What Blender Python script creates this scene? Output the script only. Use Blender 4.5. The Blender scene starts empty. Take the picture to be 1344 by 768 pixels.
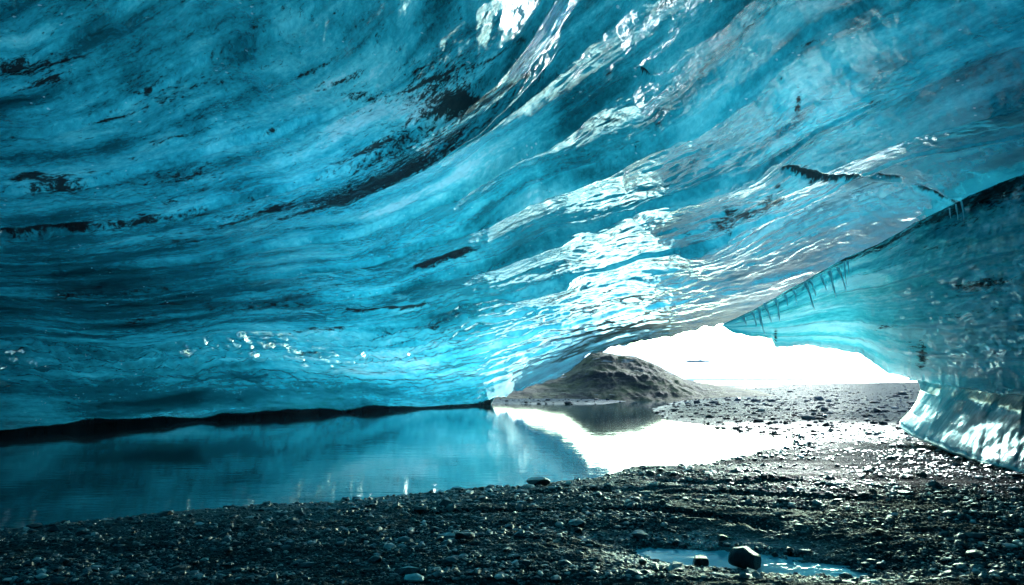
import bpy, math, numpy as np
rad = math.radians
rng = np.random.default_rng(7)
C = bpy.context.scene.collection

# ---------------------------------------------------------------- camera
EYE = np.array([0.0, 0.0, 1.6]); F = 900.0; CX, CY = 672.0, 384.0; HOR = 497.0
P = math.atan((HOR - CY) / F)
cam_d = bpy.data.cameras.new("camera"); cam = bpy.data.objects.new("camera", cam_d); C.objects.link(cam)
cam_d.lens = 36 * F / 1344; cam_d.sensor_width = 36; cam_d.clip_start = 0.05; cam_d.clip_end = 20000
cam.location = EYE; cam.rotation_euler = (math.pi / 2 + P, 0, 0)
bpy.context.scene.camera = cam

def ray(px, py):
    px = np.asarray(px, float); py = np.asarray(py, float)
    xc = (px - CX) / F; yc = (CY - py) / F
    d = np.stack([xc, math.cos(P) - yc * math.sin(P), math.sin(P) + yc * math.cos(P)], -1)
    return d / np.linalg.norm(d, axis=-1, keepdims=True)
def pt(px, py, depth):                       # a point seen at px, py at this distance along y
    d = ray(px, py); return EYE + d * (np.asarray(depth, float) / d[..., 1])[..., None]
def gnd(px, py, z=0.0):
    d = ray(px, py); k = (z - EYE[2]) / d[..., 2]; return (EYE + d * k[..., None])
def pix(d):                                  # direction -> pixel (front half only)
    y = d[..., 1] * math.cos(P) + d[..., 2] * math.sin(P)
    z = -d[..., 1] * math.sin(P) + d[..., 2] * math.cos(P)
    y = np.where(y > 0.12, y, 0.12)
    return CX + F * d[..., 0] / y, CY - F * z / y

# ---------------------------------------------------------------- noise
def hsh(i, j, seed):
    h = (i.astype(np.int64) * 374761393 + j.astype(np.int64) * 668265263 + seed * 982451653) & 0x7fffffff
    h = ((h ^ (h >> 13)) * 1274126177) & 0x7fffffff
    h = (h ^ (h >> 16)) & 0xffff
    return h / 65535.0
def vn(x, y, seed=0):
    i = np.floor(x); j = np.floor(y); u = x - i; v = y - j
    u = u * u * u * (u * (u * 6 - 15) + 10); v = v * v * v * (v * (v * 6 - 15) + 10)
    a = hsh(i, j, seed); b = hsh(i + 1, j, seed); c = hsh(i, j + 1, seed); d = hsh(i + 1, j + 1, seed)
    return (a + (b - a) * u) * (1 - v) + (c + (d - c) * u) * v
def fbm(x, y, o=4, seed=0, g=0.5):
    r = 0; a = 1; t = 0
    ca, sa = math.cos(.35), math.sin(.35)
    for k in range(o):
        r = r + a * vn(x + 17.3 * k, y + 9.1 * k, seed + k); t += a; a *= g; x, y = x * 2.03, y * 2.03
    return r / t
def sstep(a, b, x):
    u = np.clip((x - a) / (b - a), 0, 1); return u * u * (3 - 2 * u)

# ---------------------------------------------------------------- smooth interpolation in direction space
class RBF:
    def __init__(s, d, v, lam=1e-4):
        s.c = np.asarray(d); n = len(s.c)
        K = np.linalg.norm(s.c[:, None] - s.c[None], axis=-1) ** 3 + lam * np.eye(n)
        Q = np.hstack([np.ones((n, 1)), s.c])
        A = np.block([[K, Q], [Q.T, np.zeros((4, 4))]])
        s.w = np.linalg.lstsq(A, np.concatenate([v, np.zeros(4)]), rcond=None)[0]
    def __call__(s, d):
        sh = d.shape[:-1]; d = d.reshape(-1, 3); out = np.empty(len(d)); n = len(s.c)
        for k in range(0, len(d), 40000):
            q = d[k:k + 40000]
            r = np.sqrt(np.maximum(((q[:, None] - s.c[None]) ** 2).sum(-1), 0)) ** 3
            out[k:k + 40000] = r @ s.w[:n] + s.w[n] + q @ s.w[n + 1:]
        return out.reshape(sh)
def ang(a, e):
    a = np.radians(a); e = np.radians(e)
    return np.stack([np.sin(a) * np.cos(e), np.cos(a) * np.cos(e), np.sin(e) + 0 * a], -1)

# ---------------------------------------------------------------- materials
def new_mat(name):
    m = bpy.data.materials.new(name); m.use_nodes = True; nt = m.node_tree; nt.nodes.clear()
    return m, nt
class N:
    def __init__(s, nt): s.nt = nt
    def __call__(s, typ, ins=None, **kw):
        n = s.nt.nodes.new(typ)
        for k, v in kw.items(): setattr(n, k, v)
        for k, v in (ins or {}).items():
            if isinstance(v, bpy.types.NodeSocket): s.nt.links.new(v, n.inputs[k])
            else: n.inputs[k].default_value = v
        return n
    def ramp(s, fac, stops, interp='LINEAR'):
        n = s.nt.nodes.new('ShaderNodeValToRGB'); n.color_ramp.interpolation = interp
        el = n.color_ramp.elements
        while len(el) < len(stops): el.new(0.5)
        for e, (p, c) in zip(el, stops):
            e.position = p; e.color = (*c, 1) if len(c) == 3 else c
        s.nt.links.new(fac, n.inputs[0]); return n.outputs[0]
    def math(s, op, a, b=0.0, c=None, clamp=False):
        n = s.nt.nodes.new('ShaderNodeMath'); n.operation = op; n.use_clamp = clamp
        for i, v in enumerate([a, b] + ([c] if c is not None else [])):
            if isinstance(v, bpy.types.NodeSocket): s.nt.links.new(v, n.inputs[i])
            else: n.inputs[i].default_value = v
        return n.outputs[0]
    def mix(s, f, a, b, mode='MIX'):
        n = s.nt.nodes.new('ShaderNodeMix'); n.data_type = 'RGBA'; n.blend_type = mode
        for k, v in ((0, f), (6, a), (7, b)):
            if isinstance(v, bpy.types.NodeSocket): s.nt.links.new(v, n.inputs[k])
            else: n.inputs[k].default_value = (*v, 1) if isinstance(v, tuple) and len(v) == 3 else v
        return n.outputs[2]

def ice_material(name, lo=0.0, rough=0.05, bump=1.0, dif=0.35, ior=1.9, gloss=1.8):
    m, nt = new_mat(name); n = N(nt)
    at = n('ShaderNodeAttribute', attribute_name='flow').outputs['Vector']     # x along the layers, y across them
    dirt = n('ShaderNodeAttribute', attribute_name='dirt').outputs['Fac']
    glow = n('ShaderNodeAttribute', attribute_name='ice_glow').outputs['Fac']  # ice tone, with glow and dimness painted in
    obj = n('ShaderNodeTexCoord').outputs['Object']
    def nz(scale, det=4, r=.55, vec=at, sc=(1, 1, 1), dist=0.0):
        mp = n('ShaderNodeMapping', {'Vector': vec, 'Scale': sc}).outputs[0]
        return n('ShaderNodeTexNoise', {'Vector': mp, 'Scale': scale, 'Detail': det, 'Roughness': r, 'Distortion': dist}).outputs[0]
    band = nz(1.0, 5, .6, sc=(0.35, 3.0, 1), dist=.3)
    blot = nz(0.5, 4, .6, sc=(1.0, 1.6, 1))
    fine = nz(9.0, 4, .7, sc=(.8, 2.4, 1))
    k = n.math('ADD', glow, n.math('MULTIPLY', n.math('SUBTRACT', band, .5), 1.6))
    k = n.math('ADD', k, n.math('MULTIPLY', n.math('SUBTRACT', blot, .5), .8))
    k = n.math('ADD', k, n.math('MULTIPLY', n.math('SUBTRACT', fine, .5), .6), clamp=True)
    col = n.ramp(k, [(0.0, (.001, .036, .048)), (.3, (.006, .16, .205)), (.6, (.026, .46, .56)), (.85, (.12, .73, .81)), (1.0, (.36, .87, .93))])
    # tiny white air bubbles and frost specks
    vo = n('ShaderNodeTexVoronoi', {'Vector': obj, 'Scale': 9.0, 'Randomness': 1.0}).outputs['Distance']
    sp = n.math('MULTIPLY', n.math('LESS_THAN', vo, .16), n.math('GREATER_THAN', nz(2.5, 3, .6, vec=obj), .60))
    col = n.mix(n.math('MULTIPLY', sp, .5), col, (.6, .9, .95))
    # debris frozen into the ice, and shade painted into the undercut
    dn = n.math('ADD', n.math('MULTIPLY', nz(2.6, 9, .82, sc=(.6, 2.6, 1), dist=.5), .5), n.math('MULTIPLY', nz(11.0, 5, .75, sc=(.5, 1.8, 1), dist=.3), .5))
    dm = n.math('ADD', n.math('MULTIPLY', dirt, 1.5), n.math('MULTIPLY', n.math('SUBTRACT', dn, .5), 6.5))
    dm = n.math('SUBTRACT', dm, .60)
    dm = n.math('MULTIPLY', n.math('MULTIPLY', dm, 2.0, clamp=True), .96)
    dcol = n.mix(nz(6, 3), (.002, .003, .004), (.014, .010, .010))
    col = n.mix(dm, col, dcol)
    bu = n('ShaderNodeBump', {'Strength': .55 * bump, 'Distance': .10, 'Height': nz(3.0, 5, .62, sc=(.8, 3.0, 1), dist=.3)}).outputs[0]
    bu = n('ShaderNodeBump', {'Strength': .35 * bump, 'Distance': .03, 'Height': nz(7.0, 4, .6, vec=obj), 'Normal': bu}).outputs[0]
    tr = n('ShaderNodeBsdfTranslucent', {'Color': col, 'Normal': bu}).outputs[0]
    df = n('ShaderNodeBsdfDiffuse', {'Color': n.mix(.35, col, (.05, .4, .5)), 'Normal': bu}).outputs[0]
    df = n('ShaderNodeBsdfDiffuse', {'Color': col, 'Normal': bu}).outputs[0]
    body = n('ShaderNodeMixShader', {0: dif, 1: tr, 2: df}).outputs[0]
    bg_ = n('ShaderNodeBump', {'Strength': .13 * bump, 'Distance': .035, 'Height': nz(8.0, 5, .7, sc=(.55, 3.6, 1), dist=.3)}).outputs[0]
    fr = n('ShaderNodeFresnel', {'IOR': ior, 'Normal': bg_}).outputs[0]
    rg = n.math('ADD', rough - .03, n.math('MULTIPLY', nz(2.0, 3, .5, vec=obj), .06))
    gl = n('ShaderNodeBsdfGlossy', {'Color': (.84, .97, 1, 1), 'Roughness': rg, 'Normal': bg_}).outputs[0]
    fr = n.math('MULTIPLY', n.math('MULTIPLY', fr, gloss), n.math('SUBTRACT', 1.0, n.math('MULTIPLY', dm, .85)), clamp=True)
    out = n('ShaderNodeMixShader', {0: fr, 1: body, 2: gl}).outputs[0]
    n('ShaderNodeOutputMaterial', {'Surface': out})
    return m

def snowcap_material(name, dif=.35):
    # weathered upper surface of the glacier: white crust, with a mask added to shape the glow below
    m, nt = new_mat(name); n = N(nt)
    mask = n('ShaderNodeAttribute', attribute_name='cover').outputs['Fac']
    obj = n('ShaderNodeTexCoord').outputs['Object']
    nz = n('ShaderNodeTexNoise', {'Vector': obj, 'Scale': .5, 'Detail': 5.0, 'Roughness': .6}).outputs[0]
    k = n.math('ADD', mask, n.math('MULTIPLY', n.math('SUBTRACT', nz, .5), .35), clamp=True)
    col = n.mix(k, (.03, .045, .05), (.92, .96, .98))
    tr = n('ShaderNodeBsdfTranslucent', {'Color': col}).outputs[0]
    df = n('ShaderNodeBsdfDiffuse', {'Color': col}).outputs[0]
    out = n('ShaderNodeMixShader', {0: dif, 1: tr, 2: df}).outputs[0]
    n('ShaderNodeOutputMaterial', {'Surface': out})
    return m

def gravel_material(name, base=(.019, .026, .028), scale=1.0, moss=0.0):
    m, nt = new_mat(name); n = N(nt)
    obj = n('ShaderNodeTexCoord').outputs['Object']
    wet = n('ShaderNodeAttribute', attribute_name='wet').outputs['Fac']
    def nz(s, det=4, r=.6, sc=(1, 1, 1)):
        mp = n('ShaderNodeMapping', {'Vector': obj, 'Scale': sc}).outputs[0]
        return n('ShaderNodeTexNoise', {'Vector': mp, 'Scale': s * scale, 'Detail': det, 'Roughness': r}).outputs[0]
    v1 = n('ShaderNodeTexVoronoi', {'Vector': obj, 'Scale': 22 * scale})
    v2 = n('ShaderNodeTexVoronoi', {'Vector': obj, 'Scale': 60 * scale})
    cell = n('ShaderNodeSeparateColor', {0: v1.outputs['Color']}).outputs[0]
    cell2 = n('ShaderNodeSeparateColor', {0: v2.outputs['Color']}).outputs[1]
    b = np.array(base)
    col = n.mix(nz(1.2, 5), tuple(b * .45), tuple(b * 1.5))
    col = n.mix(n.math('MULTIPLY', n.math('GREATER_THAN', cell, .80), .6), col, tuple(b * 2.6))
    col = n.mix(n.math('MULTIPLY', n.math('GREATER_THAN', cell2, .94), .9), col, (.30, .32, .32))
    col = n.mix(n.math('MULTIPLY', n.math('LESS_THAN', cell, .25), .6), col, tuple(b * .3))
    h = n.math('ADD', n.math('MULTIPLY', v1.outputs['Distance'], -1.0), n.math('MULTIPLY', v2.outputs['Distance'], -.5))
    h = n.math('ADD', h, n.math('MULTIPLY', nz(9, 5, .65, sc=(.5, 1, 1)), 1.6))
    bu = n('ShaderNodeBump', {'Strength': n.math('SUBTRACT', 1.0, n.math('MULTIPLY', wet, .55, clamp=True)), 'Distance': .035 / scale, 'Height': h}).outputs[0]
    rg = n.math('SUBTRACT', .62, n.math('MULTIPLY', wet, .40))
    rg = n.math('ADD', rg, n.math('MULTIPLY', n.math('SUBTRACT', nz(3, 4, .6, sc=(.35, 1, 1)), .5), .5), clamp=True)
    bs = n('ShaderNodeBsdfPrincipled', {'Base Color': col, 'Roughness': rg, 'IOR': 1.45, 'Specular IOR Level': n.math('MULTIPLY', n.math('SMOOTH_MIN', wet, 1.0, .1), .8), 'Normal': bu}).outputs[0]
    n('ShaderNodeOutputMaterial', {'Surface': bs})
    return m

def water_material(name, base, rip=1.0, rough=.02, spec=.27):
    m, nt = new_mat(name); n = N(nt)
    obj = n('ShaderNodeTexCoord').outputs['Object']
    def nz(s, det, sc):
        mp = n('ShaderNodeMapping', {'Vector': obj, 'Scale': sc}).outputs[0]
        return n('ShaderNodeTexNoise', {'Vector': mp, 'Scale': s, 'Detail': det, 'Roughness': .5}).outputs[0]
    bu = n('ShaderNodeBump', {'Strength': .5 * rip, 'Distance': .012, 'Height': nz(5, 3, (.6, 1.3, 1))}).outputs[0]
    bu = n('ShaderNodeBump', {'Strength': .4 * rip, 'Distance': .03, 'Height': nz(1.1, 2, (.5, 1.3, 1)), 'Normal': bu}).outputs[0]
    bs = n('ShaderNodeBsdfPrincipled', {'Base Color': (*base, 1), 'Roughness': rough, 'IOR': 1.33, 'Specular IOR Level': spec, 'Normal': bu}).outputs[0]
    n('ShaderNodeOutputMaterial', {'Surface': bs})
    return m

def stone_material(name, base, rough=.3, spec=.42):
    m, nt = new_mat(name); n = N(nt)
    obj = n('ShaderNodeTexCoord').outputs['Object']
    nz = n('ShaderNodeTexNoise', {'Vector': obj, 'Scale': 14.0, 'Detail': 6.0, 'Roughness': .65}).outputs[0]
    info = n('ShaderNodeObjectInfo').outputs['Random']
    b = np.array(base)
    col = n.mix(nz, tuple(b * .4), tuple(b * 1.8))
    col = n.mix(n.math('MULTIPLY', info, .35), col, tuple(b * 2.2))
    bu = n('ShaderNodeBump', {'Strength': .7, 'Distance': .02, 'Height': nz}).outputs[0]
    bs = n('ShaderNodeBsdfPrincipled', {'Base Color': col, 'Roughness': rough, 'Specular IOR Level': spec, 'Normal': bu}).outputs[0]
    n('ShaderNodeOutputMaterial', {'Surface': bs})
    return m

# ---------------------------------------------------------------- mesh helpers
def mesh_obj(name, co, quads, mats, parent=None, attrs=None, smooth=True, midx=None, tris=None):
    me = bpy.data.meshes.new(name)
    co = np.ascontiguousarray(co, dtype=np.float32).reshape(-1, 3)
    faces = quads if quads is not None else tris; k = faces.shape[1]
    me.vertices.add(len(co)); me.vertices.foreach_set('co', co.ravel())
    me.loops.add(faces.size); me.loops.foreach_set('vertex_index', faces.astype(np.int32).ravel())
    me.polygons.add(len(faces))
    me.polygons.foreach_set('loop_start', np.arange(0, faces.size, k, dtype=np.int32))
    me.polygons.foreach_set('loop_total', np.full(len(faces), k, dtype=np.int32))
    if midx is not None: me.polygons.foreach_set('material_index', midx.astype(np.int32))
    me.polygons.foreach_set('use_smooth', np.full(len(faces), smooth))
    me.update(calc_edges=True); me.validate()
    for an, av in (attrs or {}).items():
        if av.ndim == 2:
            a = me.attributes.new(an, 'FLOAT_VECTOR', 'POINT'); a.data.foreach_set('vector', av.astype(np.float32).ravel())
        else:
            a = me.attributes.new(an, 'FLOAT', 'POINT'); a.data.foreach_set('value', av.astype(np.float32).ravel())
    for m in (mats if isinstance(mats, list) else [mats]): me.materials.append(m)
    o = bpy.data.objects.new(name, me); C.objects.link(o)
    if parent: o.parent = parent
    return o
def grid_quads(nr, nc, wrap=False, off=0):
    i = np.arange(nr - 1)[:, None]; j = np.arange(nc if wrap else nc - 1)[None]
    j2 = (j + 1) % nc
    a = i * nc + j; b = i * nc + j2; c = (i + 1) * nc + j2; d = (i + 1) * nc + j
    return np.stack([a, b, c, d], -1).reshape(-1, 4) + off
def normals(Pn):
    du = np.gradient(Pn, axis=1); dv = np.gradient(Pn, axis=0)
    nn = np.cross(du, dv); return nn / np.maximum(np.linalg.norm(nn, axis=-1, keepdims=True), 1e-9)
def tag(o, label, cat=None, group=None, kind=None):
    if label: o['label'] = label
    if cat: o['category'] = cat
    if group: o['group'] = group
    if kind: o['kind'] = kind
    return o
def blobs(px, py, lst):                      # smooth elliptical patches in view of the cave: (x, y, rx, ry, tilt degrees, amount)
    r = np.zeros(px.shape)
    for x, y, rx, ry, t, a in lst:
        ct, st = math.cos(rad(t)), math.sin(rad(t))
        u = ((px - x) * ct - (py - y) * st) / rx; v = ((px - x) * st + (py - y) * ct) / ry
        r = r + a * np.exp(-(u * u + v * v))
    return r

ICE = ice_material('glacier_ice')
CRUST = snowcap_material('weathered_ice_crust')

# ================================================================ ICE VAULT (ceiling and left wall of the cave)
rim_px = [(-500, 588), (-200, 575), (0, 566), (120, 556), (250, 551), (330, 546), (400, 540), (470, 537), (560, 533), (632, 530),
          (660, 520), (690, 508), (720, 499), (742, 493), (760, 477), (772, 466), (800, 457), (850, 447), (880, 442), (905, 437), (925, 430), (945, 427),
          (1000, 416), (1050, 392), (1100, 362), (1200, 313), (1344, 252), (1500, 180), (1680, 100), (1730, 640)]
rp = np.array(rim_px, float)
seg = []
for (x0, y0), (x1, y1) in zip(rp[:-1], rp[1:]):
    for k in np.linspace(0, 1, 12, endpoint=False): seg.append((x0 + (x1 - x0) * k, y0 + (y1 - y0) * k))
seg = np.array(seg + [tuple(rp[-1])]); rd = ray(seg[:, 0], seg[:, 1])
ra = np.degrees(np.arctan2(rd[:, 0], rd[:, 1])); re = np.degrees(np.arcsin(rd[:, 2]))
ra = np.concatenate([[-180, -110, -75], ra, [75, 110, 180]]); re = np.concatenate([[-14, -12, -7], re, [-12, -14, -14]])

# distance of the bare surface in every direction
cp = [(0, 565, 18.5), (200, 552, 24), (400, 540, 30), (520, 535, 35), (640, 529, 42),
      (0, 500, 17.2), (0, 430, 15.2), (200, 500, 20), (200, 432, 17.8), (400, 500, 24.5), (400, 445, 22.8), (560, 480, 31),
      (0, 300, 11.3), (0, 150, 8.2), (0, 0, 6.4), (250, 300, 13), (250, 150, 8.8), (300, 0, 6.3),
      (672, 480, 37), (672, 400, 24.5), (672, 300, 14.3), (672, 150, 8.6), (672, 0, 6.1), (760, 468, 40), (870, 440, 36.5), (950, 427, 35),
      (950, 300, 14.5), (950, 150, 8.7), (950, 0, 6.1), (1100, 400, 30), (1344, 380, 23), (1344, 300, 15.5), (1344, 150, 8.4), (1344, 0, 6.0), (1200, 400, 26), (1344, 560, 22), (1270, 550, 24)]
cd = ray([c[0] for c in cp], [c[1] for c in cp]); cr = np.array([c[2] for c in cp]) / cd[:, 1]
ex = [(0, 88, 3.4), (0, 60, 3.9), (90, 60, 4), (-90, 60, 4), (180, 60, 4), (-70, 0, 13), (-110, 0, 11), (180, 0, 10), (110, 0, 10), (70, 0, 13), (145, 0, 10), (-145, 0, 10),
      (-70, 30, 6.6), (70, 30, 6.6), (180, 30, 6.6), (-120, 30, 6.6), (120, 30, 6.6), (0, 42, 5.2), (-35, 42, 5.3), (35, 42, 5.2), (180, -12, 10), (-110, -12, 11), (110, -12, 10)]
ed = ang(np.array([e[0] for e in ex], float), np.array([e[1] for e in ex], float)); er = np.array([e[2] for e in ex])
inv_r = RBF(np.vstack([cd, ed]), 1 / np.concatenate([cr, er]), 2e-5)

# layer coordinate: whole numbers run along the long steps seen in the ceiling
lev = {0: [(950, 427), (870, 442), (760, 470), (640, 530), (400, 540), (0, 566)],
       1: [(1344, 300), (1200, 322), (1100, 335), (1000, 370), (900, 397), (750, 425), (600, 460), (400, 490), (200, 500), (0, 505)],
       2: [(1344, 165), (1200, 198), (1100, 236), (1000, 280), (870, 320), (740, 348), (620, 385), (450, 425), (300, 432), (0, 430)],
       3: [(1344, 50), (1200, 115), (1140, 143), (1000, 215), (880, 262), (780, 300), (640, 345), (500, 380), (300, 398), (0, 405)],
       4: [(1120, 0), (1010, 62), (900, 150), (780, 205), (690, 240), (560, 310), (400, 350), (200, 375), (0, 380)],
       5: [(960, 0), (940, 14), (820, 98), (700, 180), (600, 245), (450, 312), (250, 345), (0, 358)],
       6: [(815, 0), (735, 65), (660, 135), (575, 198), (500, 230), (420, 256), (300, 292), (130, 320), (0, 335)],
       7: [(700, 0), (600, 95), (500, 160), (400, 205), (300, 225), (130, 262), (0, 276)],
       8: [(560, 0), (500, 70), (400, 130), (200, 190), (0, 208)],
       9: [(350, 0), (200, 75), (0, 130)], 10: [(100, 0), (0, 35)]}
lp, lv = [], []
for k, q in lev.items():
    for x, y in q: lp.append((x, y)); lv.append(k)
lp = np.array(lp, float); ld = ray(lp[:, 0], lp[:, 1])
ld = np.vstack([ld, ang(np.array([0., -90, 90, 180, -60, 60]), np.array([88., 40, 30, 40, 0, 0]))]); lv = np.array(lv + [15, 13, 8, 18, 1, 0], float)
layer = RBF(ld, lv, 3e-4)

az = np.concatenate([np.linspace(-180, -46, 60, endpoint=False), np.linspace(-46, 46, 1300, endpoint=False), np.linspace(46, 180, 60, endpoint=False)])
NR = 640
w = np.concatenate([np.linspace(0, 1, 590, endpoint=False), 1 + np.linspace(0, 1, 50)])
e_low = np.interp(az, ra, re)
# rough the rim a little so the lip of the mouth is ragged
e_low = e_low + np.where((az < -3) & (az > -60), (fbm(az * .45, az * 0 + 3, 4, 6) - .5) * .5 * np.clip((-az - 3) / 8, 0, 1), 0)
e_low = e_low + np.where((az > -3) & (az < 20), (fbm(az * 1.6, az * 0 + 3, 4, 5) - .5) * .55, 0)
top1 = 36.0
EL = np.where(w[:, None] < 1, e_low[None] + (top1 - e_low[None]) * np.minimum(w[:, None], 1), top1 + (89.5 - top1) * (w[:, None] - 1))
AZ = np.broadcast_to(az[None], EL.shape)
D = ang(AZ, EL)
IR = np.clip(inv_r(D), 1 / 90, 1 / 2.8)
B = EYE + D / IR[..., None]
T = np.clip(layer(D), -1.5, 20)
PX, PY = pix(D)
S = (AZ + .5 * EL) / 3.8
# normals pointing into the cave
NRM = normals(B); sgn = np.sign((NRM * D).sum(-1)); NRM = -NRM * sgn[..., None]

Tw = T + .22 * (fbm(S * .5, T * .4, 3, 11) - .5) + .05 * (fbm(S * 3, T * .8, 2, 12) - .5)
fr = Tw - np.floor(Tw)
lvl = np.floor(Tw)
right = sstep(380, 760, PX + .3 * (300 - PY))
# how steeply the layers crowd together (layers per metre), and the tilt at which a wet facet mirrors the bright mouth
du, dv = np.gradient(B, axis=1), np.gradient(B, axis=0); tu, tv = np.gradient(T, axis=1), np.gradient(T, axis=0)
E_, F_, G_ = (du * du).sum(-1), (du * dv).sum(-1), (dv * dv).sum(-1); det = np.maximum(E_ * G_ - F_ * F_, 1e-12)
gT = ((G_ * tu - F_ * tv) / det)[..., None] * du + ((E_ * tv - F_ * tu) / det)[..., None] * dv
mag = np.clip(np.linalg.norm(gT, axis=-1), .08, 4); hT = gT / mag[..., None]
kq = sstep(820, 1020, PX)[..., None]; Q = np.array([5.0, 24.5, 0]) * (1 - kq) + np.array([17., 44, 3]) * kq
rt = Q - B; rt /= np.linalg.norm(rt, axis=-1, keepdims=True)
ns = rt - D; ns /= np.linalg.norm(ns, axis=-1, keepdims=True)
tilt = -((ns / np.maximum((ns * NRM).sum(-1), .3)[..., None] - NRM) * hT).sum(-1)
tilt = np.where(D[..., 1] > .2, tilt, 0)
amp = np.clip(tilt / mag, -.50, .50) * right * sstep(0, 60, PX) * (1 - .9 * sstep(6.7, 7.3, T))
amp = amp * sstep(.9, 1.7, T)
saw = np.interp(fr, [0, .12, .35, .86, .97, 1.0], [0, -.02, -.14, .36, .02, 0])
disp = amp * saw + (.055 + (1 - right) * .04) * np.clip(.6 / mag, .7, 1.6) * fr ** 1.5 * (1 - sstep(.93, 1.0, fr))
# broad swells
disp += .20 * (fbm(S * .22, T * .45, 3, 31) - .5)
disp += .09 * (fbm(S * .7, T * 1.4, 3, 32) - .5)
# big upper slab hangs lower than the smooth ice beside it
slab = sstep(6.0, 6.10, Tw) * (1 - sstep(620, 760, PX))
disp += .35 * slab
# lower left wall: ledge under the long horizontal lip
led = (1 - sstep(1.93, 2.02, Tw)) * (1 - sstep(380, 560, PX))
disp -= .35 * led
# ripples and scallops stretched along the layers
zone = np.clip(blobs(PX, PY, [(900, 340, 260, 70, 12, 1.2), (700, 440, 260, 70, 5, .9), (480, 480, 300, 40, 0, .5), (880, 130, 150, 120, 40, .8), (740, 60, 60, 90, 40, .5), (1080, 200, 190, 60, 25, 1.0), (950, 230, 160, 60, 28, .6),
                              (200, 480, 300, 40, 0, .5), (760, 250, 150, 60, 25, .4)]), 0, 1.15)
zone = zone * (1 - .8 * np.clip(blobs(PX, PY, [(560, 240, 130, 35, 22, 1.0), (300, 330, 180, 22, 8, .8), (1060, 60, 120, 60, 25, .8), (1150, 290, 120, 60, 20, .7)]), 0, 1))
glit = sstep(.95, 1.15, T) * (1 - sstep(1.85, 1.98, T)) * (1 - sstep(480, 640, PX))
RS = .30 + .12 * (1 - right) + 1.0 * glit; zone = np.maximum(zone, glit)
r1 = fbm(S * .8 + .25 * T, T * 6.5, 3, 41); r2 = fbm(S * 1.7 + .3 * T, T * 13, 3, 43)
disp += zone * (np.minimum(RS / (20 * mag), .13) * (.8 - np.abs(r1 - .5) * 2) + np.minimum(RS * .8 / (40 * mag), .05) * (.8 - np.abs(r2 - .5) * 2))
disp += (1 / IR / 20) * (.05 * (fbm(S * 3.2, T * 7, 3, 45) - .5) + .018 * (fbm(S * 9, T * 16, 2, 46) - .5))
def worley(x, y, seed):
    i = np.floor(x); j = np.floor(y); best = np.full(x.shape, 9.0)
    for a_ in (-1, 0, 1):
        for b_ in (-1, 0, 1):
            u_ = i + a_ + hsh(i + a_, j + b_, seed); v_ = j + b_ + hsh(i + a_, j + b_, seed + 1)
            best = np.minimum(best, (u_ - x) ** 2 + (v_ - y) ** 2)
    return best
wx, wy = S * 1.5 + .5 * (fbm(S, T * 2, 2, 210) - .5), T * 2.6 + .5 * (fbm(S, T * 2, 2, 211) - .5)
smooth_zone = np.clip(blobs(PX, PY, [(560, 240, 150, 35, 22, 1.0), (300, 330, 200, 22, 8, .9)]), 0, 1)
disp += (1 - .85 * smooth_zone) * (1 - .85 * sstep(820, 980, PX)) * np.minimum(.11 / (2.6 * mag), .06) * worley(wx, wy, 212) * (.3 + 1.2 * fbm(S * .4, T * .5, 2, 213))
# slanting flutes on the lower left wall
disp += (1 / IR / 20) * glit * (.24 * np.abs(fbm(S * 1.0 + .3 * T, T * 7.0, 3, 241) - .5) * 2 + .14 * np.abs(fbm(S * 3.2 + .5 * T, T * 10, 3, 243) - .5) * 2)
flu = (1 - sstep(1.7, 2.0, T)) * (1 - sstep(560, 660, PX))
disp += flu * .22 * (fbm(S * 3.0 + 1.8 * T, T * 2.2, 3, 48) - .5)
# long cracks
crack = np.zeros_like(T)
for (x0, y0, x1, y1, w_) in [(1028, 218, 1128, 237, 4), (1128, 237, 1180, 240, 2.0), (1205, 248, 1255, 262, 2.2), (0, 276, 110, 268, 3), (455, 406, 560, 397, 2.5), (840, 86, 860, 92, 2), (545, 350, 615, 325, 4)]:
    L = math.hypot(x1 - x0, y1 - y0); ux, uy = (x1 - x0) / L, (y1 - y0) / L
    wob = 6 * (fbm(PX / 25, PY * 0, 3, 60) - .5)
    al = (PX - x0) * ux + (PY - y0) * uy; ac = -(PX - x0) * uy + (PY - y0) * ux + wob
    crack += np.exp(-(ac / w_) ** 2) * sstep(-8, 5, al) * (1 - sstep(L - 5, L + 8, al))
disp -= .10 * np.clip(crack, 0, 1)
# fade big moves near the rim so the outline stays
disp *= (.25 + .75 * sstep(0, .08, w))[:, None]
INN = B + NRM * disp[..., None]

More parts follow.
